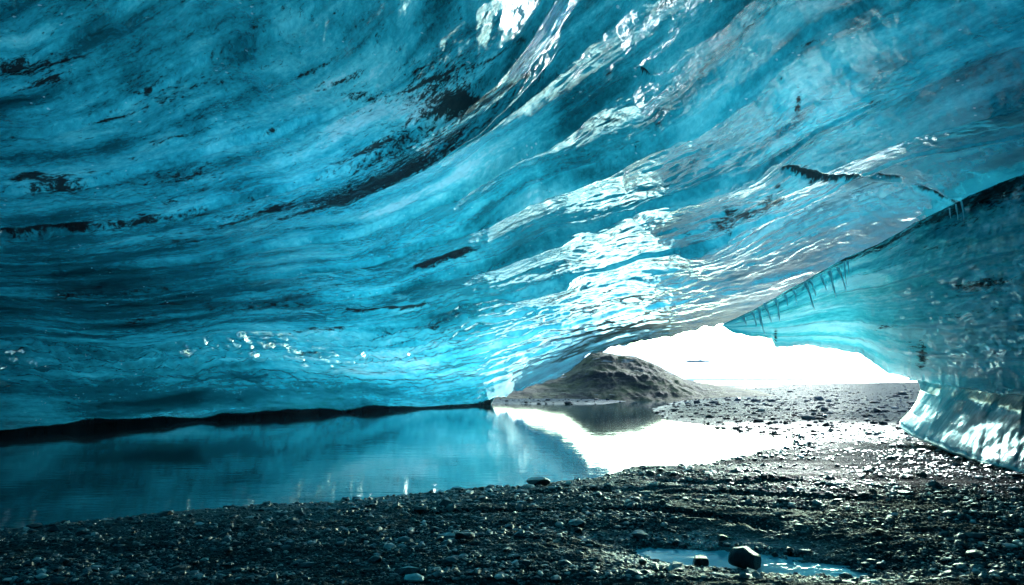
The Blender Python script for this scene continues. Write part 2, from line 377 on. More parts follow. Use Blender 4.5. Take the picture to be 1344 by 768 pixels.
dirt_l = [(620, 92, 55, 15, 5, .55), (560, 170, 140, 40, 28, .50), (500, 215, 60, 12, 25, .45), (580, 65, 60, 35, 30, .38), (30, 45, 70, 12, 5, .60), (65, 68, 30, 8, 0, .5),
          (30, 196, 36, 6, 0, .6), (70, 207, 40, 8, 0, .6), (350, 243, 70, 5, 8, .5), (300, 290, 60, 5, 10, .5), (160, 262, 120, 5, 8, .45), (60, 325, 90, 5, 5, .55), (440, 245, 60, 14, 20, .5),
          (590, 335, 50, 7, 16, .45), (1075, 232, 50, 7, -12, .42), (1010, 258, 28, 16, 35, .45), (960, 288, 36, 12, 25, .45), (1048, 130, 5, 20, 0, .75),
          (1240, 102, 30, 3, 25, .55), (1150, 130, 45, 6, 22, .42), (1000, 165, 30, 6, 35, .35), (870, 85, 26, 4, 10, .35), (985, 25, 28, 8, 35, .4), (850, 165, 40, 8, 35, .35), (720, 345, 70, 3, 14, .45),
          (640, 405, 90, 5, 5, .38), (560, 425, 120, 4, 2, .38), (250, 400, 260, 16, 2, .40), (400, 432, 60, 5, 3, .55), (250, 432, 60, 4, 0, .5), (120, 380, 140, 10, 2, .35), (450, 375, 80, 8, 5, .35),
          (690, 60, 40, 50, 40, .25), (480, 90, 30, 6, 10, .4), (230, 85, 60, 25, 10, .25), (230, 195, 60, 10, 5, .3), (920, 420, 60, 4, 15, .2), (1050, 340, 60, 4, 15, .15)]
for k in range(75):
    x_ = rng.uniform(-40, 760); y_ = rng.uniform(30, 470)
    if x_ > 480 and 210 < y_ < 300: continue
    dirt_l.append((x_, y_, rng.uniform(14, 45), rng.uniform(1.6, 4.0), float(np.interp(x_ - (y_ - 300), [0, 700], [3, 26])), rng.uniform(.22, .55)))
for k in range(22): dirt_l.append((rng.uniform(760, 1340), rng.uniform(20, 330), rng.uniform(6, 16), rng.uniform(1.5, 3), 22, rng.uniform(.3, .55)))
for k in range(16):
    u_ = k / 15; dirt_l.append((745 + 350 * u_, float(np.interp(745 + 350 * u_, [745, 870, 1000, 1100], [342, 312, 272, 228])), rng.uniform(8, 20), rng.uniform(4, 9), 30, rng.uniform(.22, .42)))
DIRT = blobs(PX, PY, dirt_l) + .20 * (T > 6.2) * (1 - sstep(600, 700, PX)) + .9 * np.clip(crack, 0, 1)
DIRT += .16 * (fbm(S * .4, T * 3.5, 3, 70) - .3)
DIRT = np.clip(DIRT, 0, 1.2)
VAULT_GLOW = .54 + blobs(PX, PY, [(480, 118, 120, 42, 12, .42), (570, 238, 150, 30, 22, .34), (650, 470, 300, 60, 5, .28), (1060, 70, 120, 50, 25, .08), (900, 330, 250, 70, 15, .10), (420, 450, 120, 30, 0, .15),
                           (0, 60, 250, 90, 0, -.14), (0, 300, 160, 120, 0, -.16), (1300, 160, 160, 80, 20, -.10), (150, 410, 260, 24, 0, -.12), (720, 110, 90, 90, 40, -.10), (250, 525, 340, 22, 0, -.45), (150, 380, 300, 50, 0, -.30), (0, 460, 200, 30, 0, -.12), (850, 60, 60, 80, 40, -.08)])  # glowing patches and dim areas painted into the ice colour
FLOW = np.stack([S, T, 0 * T], -1)

# transition rows at the foot: on the left the wall is undercut down to the water, at the mouth it is a thin lip
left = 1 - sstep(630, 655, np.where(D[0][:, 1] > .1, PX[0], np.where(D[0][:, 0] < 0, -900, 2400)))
right_b = sstep(1205, 1260, np.where(D[0][:, 1] > .1, PX[0], np.where(D[0][:, 0] < 0, -900, 2400)))
under = np.maximum(left, right_b)[:, None]
hd = D[0].copy(); hd[:, 2] = 0; hd /= np.linalg.norm(hd, axis=1, keepdims=True)
foot = INN[0]
back_h = np.minimum(5.0, np.linalg.norm(foot[:, :2], axis=1, keepdims=True) * .35)
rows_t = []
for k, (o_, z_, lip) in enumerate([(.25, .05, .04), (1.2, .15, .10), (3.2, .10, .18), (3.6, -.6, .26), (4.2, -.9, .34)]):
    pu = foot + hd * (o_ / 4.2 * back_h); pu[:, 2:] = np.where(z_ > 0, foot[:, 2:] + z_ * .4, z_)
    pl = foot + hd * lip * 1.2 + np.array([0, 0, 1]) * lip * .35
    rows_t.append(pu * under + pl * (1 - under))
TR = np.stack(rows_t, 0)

# outer surface
jc = np.unique(np.concatenate([np.arange(0, 60, 3), np.arange(60, 1360, 1), np.arange(1360, 1420, 1)]))
ir = np.concatenate([np.arange(2, 640, 14), [639]])
TH = (1.5 + .5 * fbm(S[ir] * .3, T[ir] * .5, 3, 80)) * (.22 + .78 * sstep(0, .35, w[ir]))[:, None]
under_r = under[:, 0][None]
TH = TH * (1 - under_r * (1 - sstep(.3, .8, w[ir]))[:, None]) + under_r * (1 - sstep(.3, .8, w[ir]))[:, None] * (back_h[:, 0][None] + 2.0)
OUT = B[ir] + D[ir] * TH[..., None]
light_mask_l = [(480, 115, 110, 45, 15, .9), (560, 245, 150, 45, 22, .75), (600, 440, 240, 70, 0, .55), (1060, 70, 120, 60, 25, .45), (1000, 250, 200, 60, 20, .25), (1180, 290, 130, 50, 20, .45), (870, 400, 200, 50, 5, .35), (330, 340, 160, 35, 5, .25), (280, 130, 160, 80, 0, .22),
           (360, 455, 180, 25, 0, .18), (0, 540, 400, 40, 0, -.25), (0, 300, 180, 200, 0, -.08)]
LIGHT_MASK = np.clip(.25 + 1.4 * blobs(PX[ir], PY[ir], light_mask_l) * (D[ir][..., 1] > .15), 0, 1)
nI = INN.shape[0]; nT = TR.shape[0]; nO = OUT.shape[0]; NC = len(az)
# row order: inner from zenith down to the foot, transition, outer from foot back up to the zenith
rows = np.concatenate([INN[::-1], TR, OUT], 0)
attr = {'flow': np.concatenate([FLOW[::-1], np.repeat(FLOW[:1], nT, 0), FLOW[ir]], 0).reshape(-1, 3),
        'dirt': np.concatenate([DIRT[::-1], np.repeat(DIRT[:1], nT, 0) * 0 + (left[None] * 1.6) * (np.arange(nT) >= 0)[:, None], 0 * LIGHT_MASK], 0).ravel(),  # undercut rows blackened, painting in the shade of the recess
        'ice_glow': np.concatenate([VAULT_GLOW[::-1], np.repeat(VAULT_GLOW[:1], nT, 0), .5 + 0 * LIGHT_MASK], 0).ravel(),
        'cover': np.concatenate([0 * VAULT_GLOW[::-1], np.zeros((nT, NC)), LIGHT_MASK], 0).ravel()}
q = grid_quads(rows.shape[0], NC, wrap=True)
mi = np.repeat((np.arange(rows.shape[0] - 1) >= nI + nT - 1).astype(int), NC)
_f = q[np.arange(60 * NC, 500 * NC, 997)]; _r = rows.reshape(-1, 3)
_n = np.cross(_r[_f[:, 1]] - _r[_f[:, 0]], _r[_f[:, 3]] - _r[_f[:, 0]])
if np.median(np.sign((_n * (EYE - _r[_f[:, 0]])).sum(-1))) < 0: q = q[:, ::-1]
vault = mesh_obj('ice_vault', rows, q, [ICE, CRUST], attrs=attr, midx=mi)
tag(vault, 'huge rippled turquoise glacier ice vault with dark grit streaks, arching over the pool', 'ice cave ceiling')

# ================================================================ ICE BUTTRESS on the right
butt = bpy.data.objects.new('ice_buttress', None); C.objects.link(butt)
bp = gnd(1420, 660); butt.location = (float(bp[0]), float(bp[1]), 0)
tag(butt, 'pale turquoise ice shelf jutting in over black gravel, with frozen drips along its edge', 'ice outcrop')
INV = -np.array(butt.location)

def curve(pts, n, key=0):
    p = np.array(pts, float); L = np.concatenate([[0], np.cumsum(np.hypot(*(np.diff(p[:, :2], axis=0).T)))])
    u = np.linspace(0, L[-1], n)
    return np.stack([np.interp(u, L, p[:, k]) for k in range(p.shape[1])], -1)
def by_x(pts, xs):
    p = np.array(pts, float); return np.stack([xs] + [np.interp(xs, p[:, 0], p[:, k]) for k in range(1, p.shape[1])], -1)

# shelf: columns from the pointed tip to beyond the frame. (px, py, distance)
U = [(948, 426, 18.5), (975, 413, 17.7), (1000, 400, 17), (1040, 378, 15.8), (1080, 355, 14.7), (1110, 338, 13.9), (1150, 322, 12.9), (1180, 306, 12.3), (1200, 292, 11.8), (1235, 277, 11.2), (1270, 258, 10.5), (1344, 228, 9.2), (1500, 150, 7), (1800, 0, 5.2)]
Lo = [(948, 428, 18.8), (962, 437, 18.6), (985, 441, 18.3), (1012, 444, 17.8), (1018, 456, 17.7), (1060, 453, 17), (1090, 458, 16.5), (1130, 464, 15.9), (1148, 478, 15.6), (1163, 489, 15.3), (1185, 494, 14.9), (1210, 501, 14.3), (1260, 510, 13.1), (1300, 516, 12.1), (1344, 520, 11), (1500, 545, 8.6), (1800, 600, 6)]
nc, nr = 620, 260
xs = 948 + (1800 - 948) * np.linspace(0, 1, nc) ** 1.35
Uc = by_x(U, xs); Lc = by_x(Lo, xs)
Uc[:, 1] += 3.0 * (fbm(xs / 28, xs * 0, 3, 90) - .5) * np.clip((xs - 948) / 40, 0, 1); Lc[:, 1] += 3.5 * (fbm(xs / 9, xs * 0, 3, 91) - .5) * np.clip((xs - 948) / 30, 0, 1)
v = np.linspace(0, 1, nr)[:, None]
ker = np.exp(-np.linspace(-2.5, 2.5, 161) ** 2); ker /= ker.sum()
Ls = np.stack([np.convolve(np.pad(Lc[:, k], 80, mode='edge'), ker, mode='valid') for k in range(3)], -1)
Ls = Ls + (Lc - Ls) * np.exp(-(xs - 948) / 14)[:, None]; Ls[:, 1] = np.minimum(Ls[:, 1], Lc[:, 1] + 3)
SP = Uc[None] * (1 - v[..., None]) + Ls[None] * v[..., None] + (Lc - Ls)[None] * v[..., None] ** 9
px, py, dp = SP[..., 0], SP[..., 1], SP[..., 2]
# bulge of the faces: steep upper face, ledge, then stacked layers
invd = (1 / Uc[None, :, 2]) * (1 - v) + (1 / Ls[None, :, 2]) * v; dp = 1 / invd
span = np.clip((Lc[:, 1] - Uc[:, 1]) / 200, .05, 1.3)[None]
vv = v + .03 * (fbm(px / 60, v * 3 + 0 * px, 3, 92) - .5)
edge = np.sqrt(np.clip(1 - (2 * v - 1) ** 6, 0, 1))
# layered relief (metres toward the viewer)
def shelf_profile(a):
    xsn = [0, .05, .20, .34, .36, .42, .55, .66, .68, .76, .83, .85, .93, 1.0]
    ysn = [0, .25, .30, .45, .85, .95, 1.0, 1.25, 1.05, 1.15, 1.35, 1.10, 1.25, .9]
    return np.interp(a, xsn, ysn)
rel = shelf_profile(vv) * .9 * span
lay_s = px / 60.0; lay_t = vv * 7 + 20
rel += span * (.55 * (fbm(lay_s * .6, lay_t * .45, 3, 93) - .5) - .20 * worley(px / 38, py / 24, 220) - .07 * worley(px / 15, py / 11, 222) + .10 * (np.abs(fbm(lay_s * 1.8, lay_t * 2.2, 3, 94) - .5)) * 2 + .05 * (fbm(px / 9, py / 9, 3, 95) - .5))
# vertical flutes on the steep upper face
ff = (1 - sstep(.32, .38, vv))
rel += span * ff * .14 * (fbm((px + .25 * py) / 9, py / 70, 3, 96) - .5)
rel += .05 * span * (1 - ff) * sstep(.55, .7, vv) * (np.abs(fbm((px - .5 * py) / 11, (py) / 16, 3, 97) - .5) * 2)
front = pt(px, py, dp - rel * edge + .05 * (1 - edge) * span)
thick = (1.0 + 1.4 * edge) * np.clip((px - 948) / 60, .05, 1)
dback = dp + thick * edge
backp = pt(px, py, dback); 
wdt = np.linspace(0, 1, nr)
shelf_rows = np.concatenate([front, backp[::-1][::6]], 0)
fl = np.stack([px / 62, lay_t * .42, 0 * px], -1)
dirt2 = blobs(px, py, [(1290, 372, 45, 8, 8, .6), (1210, 470, 9, 18, -10, .62), (1200, 455, 14, 8, 0, .5), (1290, 390, 60, 22, 0, .28), (1310, 460, 40, 20, 0, .32), (1150, 355, 40, 3, 15, .5), (1230, 325, 40, 5, 12, .45),
                       (1240, 300, 90, 14, 20, .30), (1310, 260, 60, 20, 20, .42), (1018, 442, 3, 12, 0, .8), (1250, 415, 60, 6, 10, .35), (1160, 430, 30, 6, 15, .4), (1100, 445, 20, 3, 0, .3)])
dirt2 += .55 * (1 - sstep(.03, .09, vv))
shelf_glow = .84 + blobs(px, py, [(1280, 440, 90, 35, 8, .24), (1250, 480, 70, 20, 5, .20), (1300, 330, 90, 24, 15, .12), (1000, 440, 60, 20, 0, .15), (1300, 250, 120, 28, 25, -.35), (1200, 320, 90, 16, 22, -.22), (1300, 510, 120, 9, 0, -.25), (1150, 400, 70, 12, 10, .12)])  # bright patches and the dark ridge edge painted into the ice colour
nb = backp[::-1][::6].shape[0]
A = {'flow': np.concatenate([fl, fl[::-1][::6]], 0).reshape(-1, 3), 'dirt': np.concatenate([dirt2, dirt2[::-1][::6] * 0], 0).ravel(),
     'ice_glow': np.concatenate([shelf_glow, .6 + 0 * shelf_glow[::-1][::6]], 0).ravel(), 'cover': np.concatenate([0 * shelf_glow, .85 + 0 * shelf_glow[::-1][::6]], 0).ravel()}
R_ = shelf_rows.shape[0]
def oriented(co, qd, probe, ctr):
    # wind the faces so that the probe faces look toward the point ctr
    f = qd[probe]; p0, p1, p3 = co[f[:, 0]], co[f[:, 1]], co[f[:, 3]]
    nn = np.cross(p1 - p0, p3 - p0); d_ = (nn * (ctr - p0)).sum(-1)
    return qd if np.median(np.sign(d_)) > 0 else qd[:, ::-1]
def closed_rows(rows_, nI_, mats, name, A_, parent):
    nr_, nc_ = rows_.shape[:2]
    idx = np.arange(nr_ * nc_).reshape(nr_, nc_)
    i0 = np.arange(nr_); i1 = (i0 + 1) % nr_
    a = idx[i0][:, :-1]; b = idx[i0][:, 1:]; c = idx[i1][:, 1:]; d = idx[i1][:, :-1]
    qq = np.stack([a, b, c, d], -1).reshape(-1, 4)
    mi_ = np.repeat((i0 >= nI_).astype(int), nc_ - 1)
    qq = oriented(rows_.reshape(-1, 3), qq, np.arange(0, (nI_ - 5) * (nc_ - 1), 997), EYE)
    return mesh_obj(name, rows_ + INV, qq, mats, parent=parent, attrs=A_, midx=mi_)
THIN = snowcap_material('thin_ice_back', .1)
ICE2 = ice_material('shelf_ice', rough=.08, bump=.8, ior=1.36, dif=.12, gloss=1.1)
shelf = closed_rows(shelf_rows, nr - 1, [ICE2, THIN], 'ice_shelf', A, butt)

# foot: flared skirt of clear ice under the shelf, floating just above the gravel
def foot_edge():
    left = [(1196, 492, 17.0), (1206, 503, 17.0), (1208, 512, 16.9), (1204, 525, 16.8), (1194, 540, 16.6), (1181, 553, 16.4), (1180, 560, 16.2)]
    return curve(left, 150)
Le = foot_edge()
nrf, ncf = 170, 420
Le = curve(Le, nrf)
uu = np.linspace(0, 1, ncf) ** 1.2
topc = by_x([(1196, 492, 17.0), (1344, 505, 12.0), (1500, 520, 9.4), (1900, 560, 6.4)], 1196 + 700 * uu)
botc = by_x([(1180, 560, 16.2), (1196, 573, 15.4), (1240, 591, 13.6), (1300, 611, 11.6), (1344, 623, 10.6), (1500, 668, 8.4), (1900, 790, 5.6)], 1180 + 716 * uu)
tv = np.linspace(0, 1, nrf)
botc[:, 1] += (5 * (fbm(botc[:, 0] / 40, 0 * uu, 3, 230) - .5) + 2.5 * (fbm(botc[:, 0] / 8, 0 * uu, 3, 231) - .5)) * np.clip(uu * 20, 0, 1)
Rr = np.stack([topc[:, k][None] * (1 - tv[:, None]) + botc[:, k][None] * tv[:, None] for k in range(3)], -1)
offs = np.stack([Le[:, k] - (topc[0, k] * (1 - tv) + botc[0, k] * tv) for k in range(3)], -1)
Rr = Rr + offs[:, None, :] * np.exp(-uu * 14)[None, :, None]
px, py = Rr[..., 0], Rr[..., 1]; tvv = tv[:, None] + 0 * px
dp = 1 / ((1 / topc[:, 2])[None] * (1 - tv[:, None]) + (1 / botc[:, 2])[None] * tv[:, None])
dp = dp + 1.1 * np.sin(np.pi * np.clip(tvv, 0, 1)) ** 1.2 * (.4 + .6 * (1 - tvv)) * np.clip(uu * 6, .3, 1)[None]     # concave neck, flaring toward the lip
eb = np.sqrt(np.clip(1 - (2 * tvv - 1) ** 8, 0, 1)) * np.sqrt(np.clip(1 - (1 - np.clip(uu * 9, 0, 1)) ** 4, 0, 1))[None]
rel = .09 * (fbm((px + .75 * py) / 16, (py - .6 * px) / 60, 3, 101) - .5) + .30 * (fbm(px / 70, py / 40, 3, 102) - .5) + .02 * (np.abs(fbm((px + .7 * py) / 7, (py - px * .6) / 25, 3, 103) - .5) * 2)
front = pt(px, py, dp - rel * eb + .2 * (1 - eb))
backp = pt(px, py, dp + .25 + 1.3 * eb)
front[..., 2] = np.maximum(front[..., 2], .02); 
sel = slice(None, None, 6)
fl = np.stack([(px + .75 * py) / 40, (py - .6 * px) / 60 + 40, 0 * px], -1)[..., [1, 0, 2]]
dz = 0 * px
bz = .66 + blobs(px, py, [(1230, 540, 50, 24, 40, .22), (1300, 540, 60, 16, 0, -.16), (1290, 600, 80, 12, -15, .05), (1215, 515, 12, 12, 0, -.1)]) + .35 * sstep(.955, .985, tvv)  # highlight at left and glowing lower rim painted into the colour
A = {'flow': np.concatenate([fl, fl[::-1][sel]], 0).reshape(-1, 3), 'dirt': np.concatenate([dz, 0 * dz[::-1][sel]], 0).ravel(),
     'ice_glow': np.concatenate([bz, .6 + 0 * bz[::-1][sel]], 0).ravel(), 'cover': np.concatenate([0 * bz, .15 + 0 * bz[::-1][sel]], 0).ravel()}
foot_o = closed_rows(np.concatenate([front, backp[::-1][sel]], 0), nrf - 1, [ice_material('foot_ice', rough=.16, bump=.35, ior=1.33, dif=.2, gloss=.9), THIN], 'ice_foot', A, butt)
tag(foot_o, 'flared glassy foot of clear ice just above the gravel')

# frozen drips running down from the edge of the shelf
DRIP, nt = new_mat('drip_ice'); n = N(nt)
n('ShaderNodeOutputMaterial', {'Surface': n('ShaderNodeBsdfPrincipled', {'Base Color': (.80, .95, .97, 1), 'Roughness': .08, 'IOR': 1.6}).outputs[0]})
def drip(x, y, dx, dy, dist, r):
    dist = float(np.interp(x, [u_[0] for u_ in U], [u_[2] for u_ in U])) - .06 - .27 * float(np.clip(np.interp(x, Uc[:, 0], Lc[:, 1] - Uc[:, 1]) / 200, .05, 1.3))
    r = r * dist / 27
    n_, m_ = 12, 8; P0 = pt(x, y, dist); P1 = pt(x + dx, y + dy * 1.15, dist - .1)
    co = []
    for i in range(n_):
        k = i / (n_ - 1); c_ = P0 * (1 - k) + P1 * k + np.array([1, 0, 0]) * r * .4 * math.sin(k * 4 + x)
        rr = r * (1.15 - k) * (1 + .3 * math.sin(k * 11 + x)) + .002
        for j in range(m_):
            a = 2 * math.pi * j / m_; co.append(c_ + np.array([math.cos(a) * rr, math.sin(a) * rr, 0]))
    qd = grid_quads(n_, m_, wrap=True)
    cc = np.array(co) + INV
    A_ = {'ice_glow': np.full(len(co), .95), 'dirt': np.zeros(len(co)), 'flow': cc.copy()}
    return mesh_obj('frozen_drip', cc, qd, DRIP, parent=butt, attrs=A_)
for (x, y, dx, dy, ds, r) in [(1056, 370, 14, 32, 16.0, .06), (1062, 366, 10, 20, 18.6, .045), (1088, 356, 10, 30, 17.2, .055), (1099, 350, 12, 28, 16.8, .05), (1078, 360, 6, 18, 17.8, .05), (1108, 343, 3, 26, 16.2, .04), (1112, 341, 2, 16, 16.0, .035),
                              (1018, 392, 6, 26, 21.2, .05), (1004, 398, 8, 22, 22.2, .06), (995, 404, 9, 30, 22.8, .06), (987, 410, 7, 16, 23.4, .05), (1030, 386, 4, 14, 20.4, .05), (1042, 380, 3, 14, 19.7, .045), (975, 416, 6, 10, 24.2, .05),
                              (1255, 268, 2, 18, 10.9, .03), (1262, 264, 3, 22, 10.7, .03), (1246, 273, 2, 12, 11.1, .025)]:
    drip(x, y, dx, dy, ds, r)

# ================================================================ GROUND
def poly_sd(X, Y, poly):
    d2 = np.full(X.shape, 1e12); ins = np.zeros(X.shape, bool); n_ = len(poly)
    for i in range(n_):
        ax, ay = poly[i]; bx, by = poly[(i + 1) % n_]
        ex_, ey_ = bx - ax, by - ay
        t_ = np.clip(((X - ax) * ex_ + (Y - ay) * ey_) / (ex_ * ex_ + ey_ * ey_ + 1e-9), 0, 1)
        d2 = np.minimum(d2, (X - ax - t_ * ex_) ** 2 + (Y - ay - t_ * ey_) ** 2)
        c1 = (ay > Y) != (by > Y)
        with np.errstate(divide='ignore', invalid='ignore'):
            c2 = X < ex_ * (Y - ay) / (ey_ if abs(ey_) > 1e-9 else 1e-9) + ax
        ins ^= (c1 & c2)
    d = np.sqrt(d2); return np.where(ins, -d, d)
def line_d(PXg, PYg, pts):
    d2 = np.full(PXg.shape, 1e12)
    for (ax, ay), (bx, by) in zip(pts[:-1], pts[1:]):
        ex_, ey_ = bx - ax, by - ay
        t_ = np.clip(((PXg - ax) * ex_ + (PYg - ay) * ey_) / (ex_ * ex_ + ey_ * ey_), 0, 1)
        d2 = np.minimum(d2, (PXg - ax - t_ * ex_) ** 2 + (PYg - ay - t_ * ey_) ** 2)
    return np.sqrt(d2)
pool_px = [(-700, 740), (-200, 705), (0, 694), (150, 682), (300, 667), (450, 657), (560, 646), (690, 636), (790, 624), (850, 613), (925, 610), (990, 599), (1040, 583), (1046, 577), (1000, 566), (940, 558), (880, 553), (850, 545),
           (812, 540), (780, 531.5), (640, 529.5)]
pw = gnd([p[0] for p in pool_px], [p[1] for p in pool_px])[:, :2]
pool_poly = [tuple(p) for p in pw] + [(-4.0, 60), (-60, 60), (-60, 2)]
pud_px = [(822, 724), (850, 719), (905, 719), (960, 724), (1030, 730), (1080, 738), (1130, 747), (1150, 756), (1130, 763), (1060, 762), (990, 755), (930, 748), (880, 744), (845, 735)]
pud_poly = [tuple(p) for p in gnd([p[0] for p in pud_px], [p[1] for p in pud_px])[:, :2]]
W = lambda pts: [tuple(p) for p in gnd([a for a, b in pts], [b for a, b in pts])[:, :2]]

gaz = np.concatenate([np.linspace(-180, -46, 60, endpoint=False), np.linspace(-46, 46, 1100, endpoint=False), np.linspace(46, 180, 60, endpoint=False)])
# radius rows: even steps in the picture
ysn = np.concatenate([np.linspace(800, 560, 420, endpoint=False), np.linspace(560, 498.2, 240)])
gr = np.concatenate([[.6, 1.5, 2.5, 3.4, 4.1], 1.6 * F / (ysn - 497)])
gr = gr[gr < 1500]; gr = np.concatenate([gr, [1800, 2500, 4000, 7000, 12000]])
GA, GR = np.meshgrid(np.radians(gaz), gr)
GX = np.sin(GA) * GR; GY = np.cos(GA) * GR
sd = poly_sd(GX, GY, pool_poly); sd = sd + .5 * (fbm(GX * .9, GY * .5, 4, 110) - .5) * np.clip(GR / 10, .5, 4)
sp_ = poly_sd(GX, GY, pud_poly); sp_ = sp_ + .30 * (fbm(GX * 4, GY * 7, 5, 111, .65) - .5)
h0 = 0; h = np.where(sd > 0, .10 * np.tanh(sd / 1.1) + .12 * np.tanh(sd / 14), .35 * np.tanh(sd / 1.6))
near = np.exp(-GR / 40)
lum = (fbm(GX * .5, GY * 1.4, 4, 112) - .5) * .08 + (fbm(GX * 2.2, GY * 5.0, 4, 113) - .5) * .05 + (fbm(GX * 9, GY * 14, 3, 114) - .5) * .035
h = h + lum * np.clip(sd / .8 + .35, .25, 1) * (.35 + .65 * near)
for pts, wd, dep in [([(560, 686), (680, 683), (850, 683), (960, 696), (1010, 706)], .10, .16), ([(840, 655), (930, 657), (1000, 660), (1130, 668)], .13, .13), ([(870, 637), (960, 645), (1040, 642)], .15, .10),
                     ([(700, 655), (800, 650), (900, 648)], .10, .09), ([(950, 676), (1060, 683)], .07, .10), ([(1180, 669), (1290, 672)], .06, .10), ([(900, 590), (1000, 590), (1120, 585)], .3, .0)]:
    ld_ = line_d(GX, GY, W(pts)); h -= 1.7 * dep * np.exp(-(ld_ / wd) ** 2 * (.5 + fbm(GX * 3, GY * 5, 3, 115)))
# shallow rippled flat beside the pool and streams beyond it
shal = np.exp(-(line_d(GX, GY, W([(970, 564), (1030, 569), (1065, 567)])) / 1.9) ** 2)
h = h * (1 - shal * .92) + shal * (.030 + (fbm(GX * 1.0, GY * 1.6, 3, 116) - .52) * .09)
st1 = line_d(GX, GY, W([(800, 543), (812, 536), (850, 528), (905, 521)])); h -= .25 * np.exp(-(st1 / (1.0 + .03 * GR)) ** 2)
st2 = line_d(GX, GY, W([(780, 524), (840, 519), (930, 512.5), (1010, 508)])); h -= .3 * np.exp(-(st2 / (1.6 + .012 * GR)) ** 2)
h = np.where(sp_ < .9, h * sstep(-.1, .9, sp_) + .03 * (1 - sstep(-.1, .9, sp_)), h)
h = np.where(sp_ < .12, np.minimum(h, .018 + .16 * np.tanh(sp_ * 2.2)), h)
h += np.where(sp_ < .02, (fbm(GX * 7, GY * 12, 4, 117) - .5) * .05, 0)
# shore of the far lake
nlk = (GY - (100 + (GX - 30) * 1.15)) / 1.5
h = h - .6 * sstep(0, 60, nlk) ; h = np.where(GR > 900, -1.5, h)
h = np.where(GX < -6, np.where(GY > 45, np.minimum(h, .3), h), h)
wet = np.clip(1.15 - h / .09, 0, 1) * .8 + .25 * fbm(GX * .8, GY * 2, 3, 118)
GPX, GPY = CX + F * GX / np.maximum(GY, .1), 497 + 1.6 * F / np.maximum(GY, .1)
strk = sstep(.50, .62, fbm(GX * .35, GY * 2.6, 4, 119)) * np.exp(-((GPX - 860) / 300) ** 2)
wet = wet * (.55 + 1.1 * strk) * (1 - .985 * sstep(8, 14, GR)) * (1 - .92 * sstep(1000, 1160, GPX)) + .08 * shal
gco = np.stack([GX, GY, h], -1)
gq = grid_quads(len(gr), len(gaz), wrap=True)
hit = (h < .01)
GRV = gravel_material('black_wet_gravel')
ground = mesh_obj('ground', gco, gq[:, ::-1], GRV, attrs={'wet': wet.ravel()})
tag(ground, None, kind='structure')
def h_at(x, y):
    i = np.searchsorted(gr, math.hypot(x, y)) ; a = math.degrees(math.atan2(x, y)); j = np.searchsorted(gaz, a)
    return float(h[min(i, len(gr) - 1), min(j, len(gaz) - 1)])

# ================================================================ WATER
def sheet(name, poly, z, mat, kind_label=None):
    me = bpy.data.meshes.new(name); me.from_pydata([(x, y, z) for x, y in poly], [], [list(range(len(poly)))]); me.update()
    me.materials.append(mat); o = bpy.data.objects.new(name, me); C.objects.link(o); o['kind'] = 'structure'; return o
POOL = water_material('meltwater', (.006, .021, .025), .28, .04)
sheet('pool_water', [(-70, 6.95), (14, 6.95), (40, 30), (90, 110), (-40, 110), (-70, 60)], 0.0, POOL)
sheet('puddle_water', [(0, 4.9), (4.2, 4.9), (4.2, 6.90), (0, 6.90)], 0.0, water_material('puddle_meltwater', (.40, .58, .64), 1.2, .04))
LK, nt = new_mat('glacial_lake'); n = N(nt)
n('ShaderNodeOutputMaterial', {'Surface': n('ShaderNodeBsdfDiffuse', {'Color': (.11, .18, .20, 1), 'Roughness': .5}).outputs[0]})
sheet('lake_water', [(-9000, 110.5), (9000, 110.5), (9000, 560), (-9000, 560)], -.25, water_material('lake_meltwater', (.03, .08, .105), 3.0, .1))
sheet('sea_water', [(-9000, 560), (9000, 560), (9000, 11000), (-9000, 11000)], -.25, LK)

# ================================================================ FAR LAND
HILLM, nt = new_mat('mossy_moraine'); n = N(nt)
obj_ = n('ShaderNodeTexCoord').outputs['Object']
def nz_(s, det=5, sc=(1, 1, 1), r=.6):
    mp = n('ShaderNodeMapping', {'Vector': obj_, 'Scale': sc}).outputs[0]
    return n('ShaderNodeTexNoise', {'Vector': mp, 'Scale': s, 'Detail': det, 'Roughness': r}).outputs[0]
geo = n('ShaderNodeSeparateXYZ', {0: obj_}).outputs[2]
col = n.mix(n.ramp(nz_(.5, 5, (.5, .5, 2.2)), [(.40, (0, 0, 0)), (.58, (1, 1, 1))]), (.008, .009, .009), (.036, .036, .014))
col = n.mix(n.ramp(nz_(1.6, 5), [(.5, (0, 0, 0)), (.65, (1, 1, 1))]), col, (.008, .008, .007))
topm = n.math('MULTIPLY', n.math('SUBTRACT', geo, 3.9), 1.5, clamp=True)
col = n.mix(n.math('MULTIPLY', topm, .7), col, (.05, .045, .033))
snow = n.math('MULTIPLY', n.math('GREATER_THAN', nz_(.6, 4, (.35, .35, 2.5)), .64), .8)
col = n.mix(snow, col, (.07, .075, .075))
bu = n('ShaderNodeBump', {'Strength': 1.0, 'Distance': .45, 'Height': nz_(2.2, 9, (.6, .6, 1.8), .75)}).outputs[0]
n('ShaderNodeOutputMaterial', {'Surface': n('ShaderNodeBsdfPrincipled', {'Base Color': col, 'Roughness': .9, 'Specular IOR Level': .05, 'Normal': bu}).outputs[0]})

